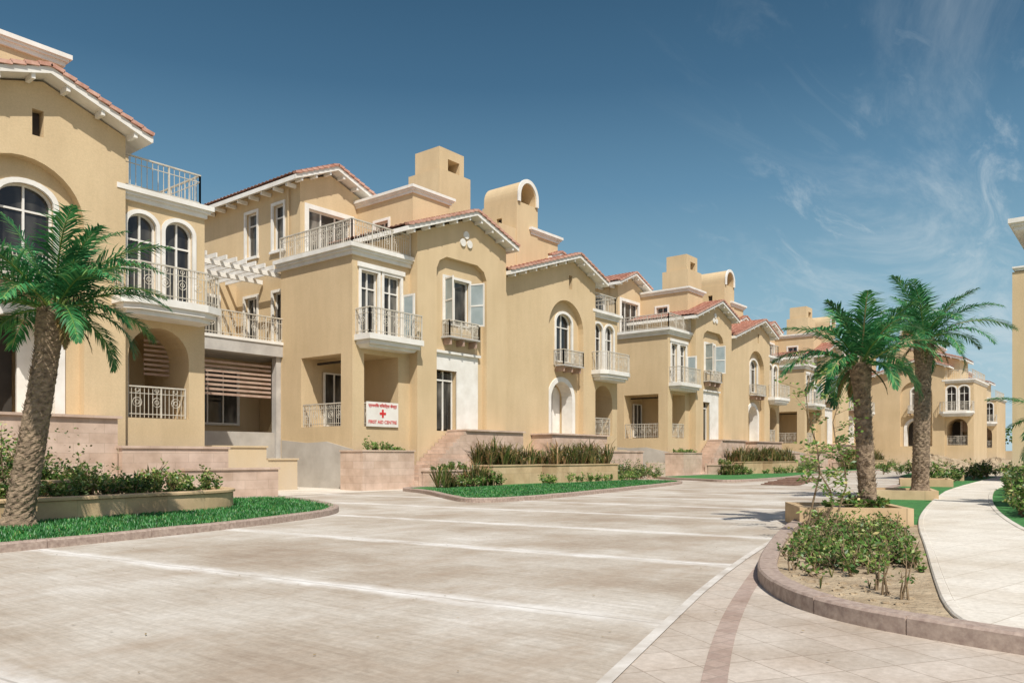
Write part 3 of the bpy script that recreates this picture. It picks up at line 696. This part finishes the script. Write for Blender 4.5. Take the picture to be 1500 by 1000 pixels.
def rotbox_planter(name,a,b,depth,h):
    a=Vector((*a,0));b=Vector((*b,0));t=(b-a).normalized();n=Vector((-t.y,t.x,0))
    if n.x<0:n=-n
    L=(b-a).length; m=MB();so=MB()
    up=Vector((0,0,1))
    for c,hx,hy in ((a+t*L/2+n*.08,L/2,.08),(a+t*L/2+n*(depth-.08),L/2,.08)): m.obox(c+up*h/2,t*hx,n*hy,up*h/2)
    for c in (a+t*.08,b-t*.08): m.obox(c+n*depth/2+up*h/2,t*.079,n*(depth/2-.161),up*h/2)
    so.obox(a+t*L/2+n*depth/2+up*(h-.06)/2,t*(L/2-.16),n*(depth/2-.16),up*(h-.06)/2)
    return multi(name,[(m,STONE2),(so,SOIL)])
rotbox_planter('stone_planter',(15.35,5.25),(16.3,3.45),1.9,.42)
rotbox_planter('stone_planter',(26.0,7.0),(26.6,4.95),2.2,.36)
rotbox_planter('stone_planter',(38.0,8.6),(38.5,6.6),2.2,.4)
rotbox_planter('stone_planter',(48.0,9.6),(48.5,7.8),2.2,.4)
hedge('leafy_shrubs',16.0,17.6,4.1,5.1,.36,.35,9,'leaf')
s=MB();m=MB();m2=MB()
for i in range(75):
    x=random.uniform(19.5,36); shrub(s,m if i%2 else m2,(x,2.15+(x-20)*.13-random.uniform(0,.8),.08),random.uniform(.4,1.1),.45,6,24,.11)
multi('garden_shrub',[(s,STEM),(m,LEAF),(m2,LEAFB)])
s=MB();m=MB()
for i in range(110):
    x=random.uniform(42,98); shrub(s,m,(x,random.uniform(13.5,16) if i%2 and x>60 else random.uniform(7.8,9.4),.08),random.uniform(.4,1.1),.5,5,14,.16)
multi('garden_shrub',[(s,STEM),(m,LEAF)])
# distant tree line beyond the boundary
s=MB();m=MB()
for i in range(34):
    cx=random.uniform(178,200); cy=-50+i*3.2; H=random.uniform(4,8)
    s.tube([(cx,cy,0),(cx+.2,cy,H*.5),(cx,cy+.3,H*.8)],[.25,.18,.08],5)
    for j in range(120): 
        p=Vector((cx,cy,H*.72))+rdir(-.6,1)*random.uniform(.3,1)**.5*H*.36
        leaf(m,p,rdir(-.5,.8),.7,.24,rdir(.1,1))
multi('distant_trees',[(s,STEM),(m,LEAF)])
mb=MB()
def mound(cx,cy,rx,ry,h):
    n=26;o=len(mb.v);rings=9
    for i in range(rings):
        s=i/(rings-1)
        for k in range(n):
            a=2*math.pi*k/n; j=1+random.uniform(-.14,.14)
            mb.v.append((cx+math.cos(a)*rx*(1-s)*j,cy+math.sin(a)*ry*(1-s)*j,h*(math.sin(s*math.pi/2))**1.2*random.uniform(.8,1.15)-.02))
    for i in range(rings-1):
        for k in range(n):
            k2=(k+1)%n; mb.f.append((o+i*n+k,o+i*n+k2,o+(i+1)*n+k2,o+(i+1)*n+k))
for a in ((80,14,6,3,1.1),(88,17,6,4,1.5),(92,12,5,3,1.2),(70,12.5,3,2,.6)): mound(*a)
mb.obj('soil_mounds',SOIL)
sheet('lawn',[(52,11),(62,12),(98,14),(98,20),(80,16.5),(60,13.6)],.05,LAWN)
mb=MB()
for i in range(9): mb.box(38+i*1.2,38.9+i*1.2,13.2+i*.28,14.9+i*.28,.01,.05+.03*(i%3))
mb.obj('rusty_mesh_mats',noisy('rusty_mat',(.12,.06,.04),(.25,.15,.1),5,.9,.4,.02,20))
# ---------------------------------------------------------------- first aid sign
sg=bpy.data.objects.new('first_aid_sign',None); COL.objects.link(sg)
b=MB(); b.box(22.82,24.68,26.42,26.45,2.7,3.78); b.obj('board',WHITE).parent=sg
def text(body,size,x,z,nm):
    cu=bpy.data.curves.new(nm,'FONT'); cu.body=body; cu.size=size; cu.align_x='CENTER'; cu.extrude=.004
    cu.offset=.003; cu.materials.append(RED); o=bpy.data.objects.new(nm,cu); COL.objects.link(o); o.rotation_euler=(math.pi/2,0,0); o.location=(x,26.412,z); o.parent=sg; return o
text('FIRST AID CENTRE',.2,23.75,2.84,'lettering')
text('प्राथमिक चिकित्सा केन्द्र',.17,23.75,3.56,'hindi_lettering')
b=MB(); b.box(23.7,23.8,26.405,26.419,3.1,3.46); b.box(23.57,23.699,26.405,26.419,3.23,3.33); b.box(23.801,23.93,26.405,26.419,3.23,3.33); b.obj('red_cross',RED).parent=sg
# ---------------------------------------------------------------- light and sky
sun_el=math.radians(52); sun_dir=Vector((-.62,-.78,0)).normalized()*math.cos(sun_el)+Vector((0,0,math.sin(sun_el)))
ld=bpy.data.lights.new('sun','SUN'); ld.energy=5.0; ld.angle=math.radians(.5); ld.color=(1,.96,.89)
lo=bpy.data.objects.new('sun',ld); COL.objects.link(lo); lo.rotation_euler=sun_dir.to_track_quat('Z','Y').to_euler()
wd=bpy.data.worlds.new('World'); scene.world=wd; wd.use_nodes=True; nt=wd.node_tree
bg=nt.nodes['Background']
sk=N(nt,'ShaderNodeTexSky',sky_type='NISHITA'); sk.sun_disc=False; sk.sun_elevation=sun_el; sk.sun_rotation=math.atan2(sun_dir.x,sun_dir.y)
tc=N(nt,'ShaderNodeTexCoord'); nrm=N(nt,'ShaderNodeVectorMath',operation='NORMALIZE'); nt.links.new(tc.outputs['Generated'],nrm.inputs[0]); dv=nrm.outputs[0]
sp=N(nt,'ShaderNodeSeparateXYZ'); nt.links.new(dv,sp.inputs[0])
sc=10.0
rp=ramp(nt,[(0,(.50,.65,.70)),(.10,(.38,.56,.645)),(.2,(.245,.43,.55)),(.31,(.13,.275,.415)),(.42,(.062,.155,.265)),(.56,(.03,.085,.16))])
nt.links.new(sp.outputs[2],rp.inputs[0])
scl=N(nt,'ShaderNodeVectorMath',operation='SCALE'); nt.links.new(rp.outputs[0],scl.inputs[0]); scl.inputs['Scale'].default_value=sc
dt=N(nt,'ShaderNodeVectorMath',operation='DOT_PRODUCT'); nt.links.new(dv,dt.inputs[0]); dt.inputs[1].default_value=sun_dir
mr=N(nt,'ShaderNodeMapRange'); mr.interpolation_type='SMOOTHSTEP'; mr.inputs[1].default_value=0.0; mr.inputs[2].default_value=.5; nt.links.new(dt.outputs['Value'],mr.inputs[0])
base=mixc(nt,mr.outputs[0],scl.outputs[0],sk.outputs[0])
den=math_(nt,'ADD',sp.outputs[2],.12)
cx=math_(nt,'DIVIDE',sp.outputs[0],den); cy=math_(nt,'DIVIDE',sp.outputs[1],den)
cb=N(nt,'ShaderNodeCombineXYZ'); nt.links.new(cx,cb.inputs[0]); nt.links.new(cy,cb.inputs[1])
def cloud(rot,scale,ns,lo_,hi,off=(0,0,0),dist=.6):
    mp=N(nt,'ShaderNodeMapping'); mp.inputs['Rotation'].default_value=(0,0,math.radians(rot)); mp.inputs['Scale'].default_value=scale; mp.inputs['Location'].default_value=off; nt.links.new(cb.outputs[0],mp.inputs[0])
    n1=N(nt,'ShaderNodeTexNoise'); n1.inputs['Scale'].default_value=ns; n1.inputs['Detail'].default_value=8; n1.inputs['Roughness'].default_value=.66; n1.inputs['Distortion'].default_value=dist; nt.links.new(mp.outputs[0],n1.inputs['Vector'])
    c1=N(nt,'ShaderNodeMapRange'); c1.interpolation_type='SMOOTHSTEP'; c1.inputs[1].default_value=lo_; c1.inputs[2].default_value=hi; nt.links.new(n1.outputs['Fac'],c1.inputs[0]); return c1.outputs[0]
ca=cloud(20,(.5,1.3,1),1.5,.48,.82,(3.1,.4,0)); cbb=cloud(28,(.8,2.6,1),2.4,.50,.82,(1.7,5.2,0),.9)
rt=N(nt,'ShaderNodeVectorMath',operation='DOT_PRODUCT'); nt.links.new(dv,rt.inputs[0]); rt.inputs[1].default_value=(.627,-.779,0)
m1=N(nt,'ShaderNodeMapRange'); m1.interpolation_type='SMOOTHSTEP'; m1.inputs[1].default_value=0.08; m1.inputs[2].default_value=.48; nt.links.new(rt.outputs['Value'],m1.inputs[0])
# clouds thin out with height
m2_=N(nt,'ShaderNodeMapRange'); m2_.interpolation_type='SMOOTHSTEP'; m2_.inputs[1].default_value=.2; m2_.inputs[2].default_value=.42; m2_.inputs[3].default_value=1; m2_.inputs[4].default_value=.34; nt.links.new(sp.outputs[2],m2_.inputs[0])
cf=math_(nt,'MULTIPLY',math_(nt,'MULTIPLY',math_(nt,'MAXIMUM',math_(nt,'MULTIPLY',ca,.8),math_(nt,'MULTIPLY',cbb,.8)),m1.outputs[0]),m2_.outputs[0],True)
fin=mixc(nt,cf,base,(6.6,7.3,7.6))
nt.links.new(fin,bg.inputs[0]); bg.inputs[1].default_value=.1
# ---------------------------------------------------------------- camera
cd=bpy.data.cameras.new('camera'); cam=bpy.data.objects.new('camera',cd); COL.objects.link(cam); scene.camera=cam
cam.location=(0,0,1.4); ang=math.radians(38.8)
cam.rotation_euler=(math.pi/2,0,ang-math.pi/2)
cd.sensor_width=36; cd.lens=36*1163/1500; cd.shift_y=168/1500; cd.clip_end=2000; cd.clip_start=.05
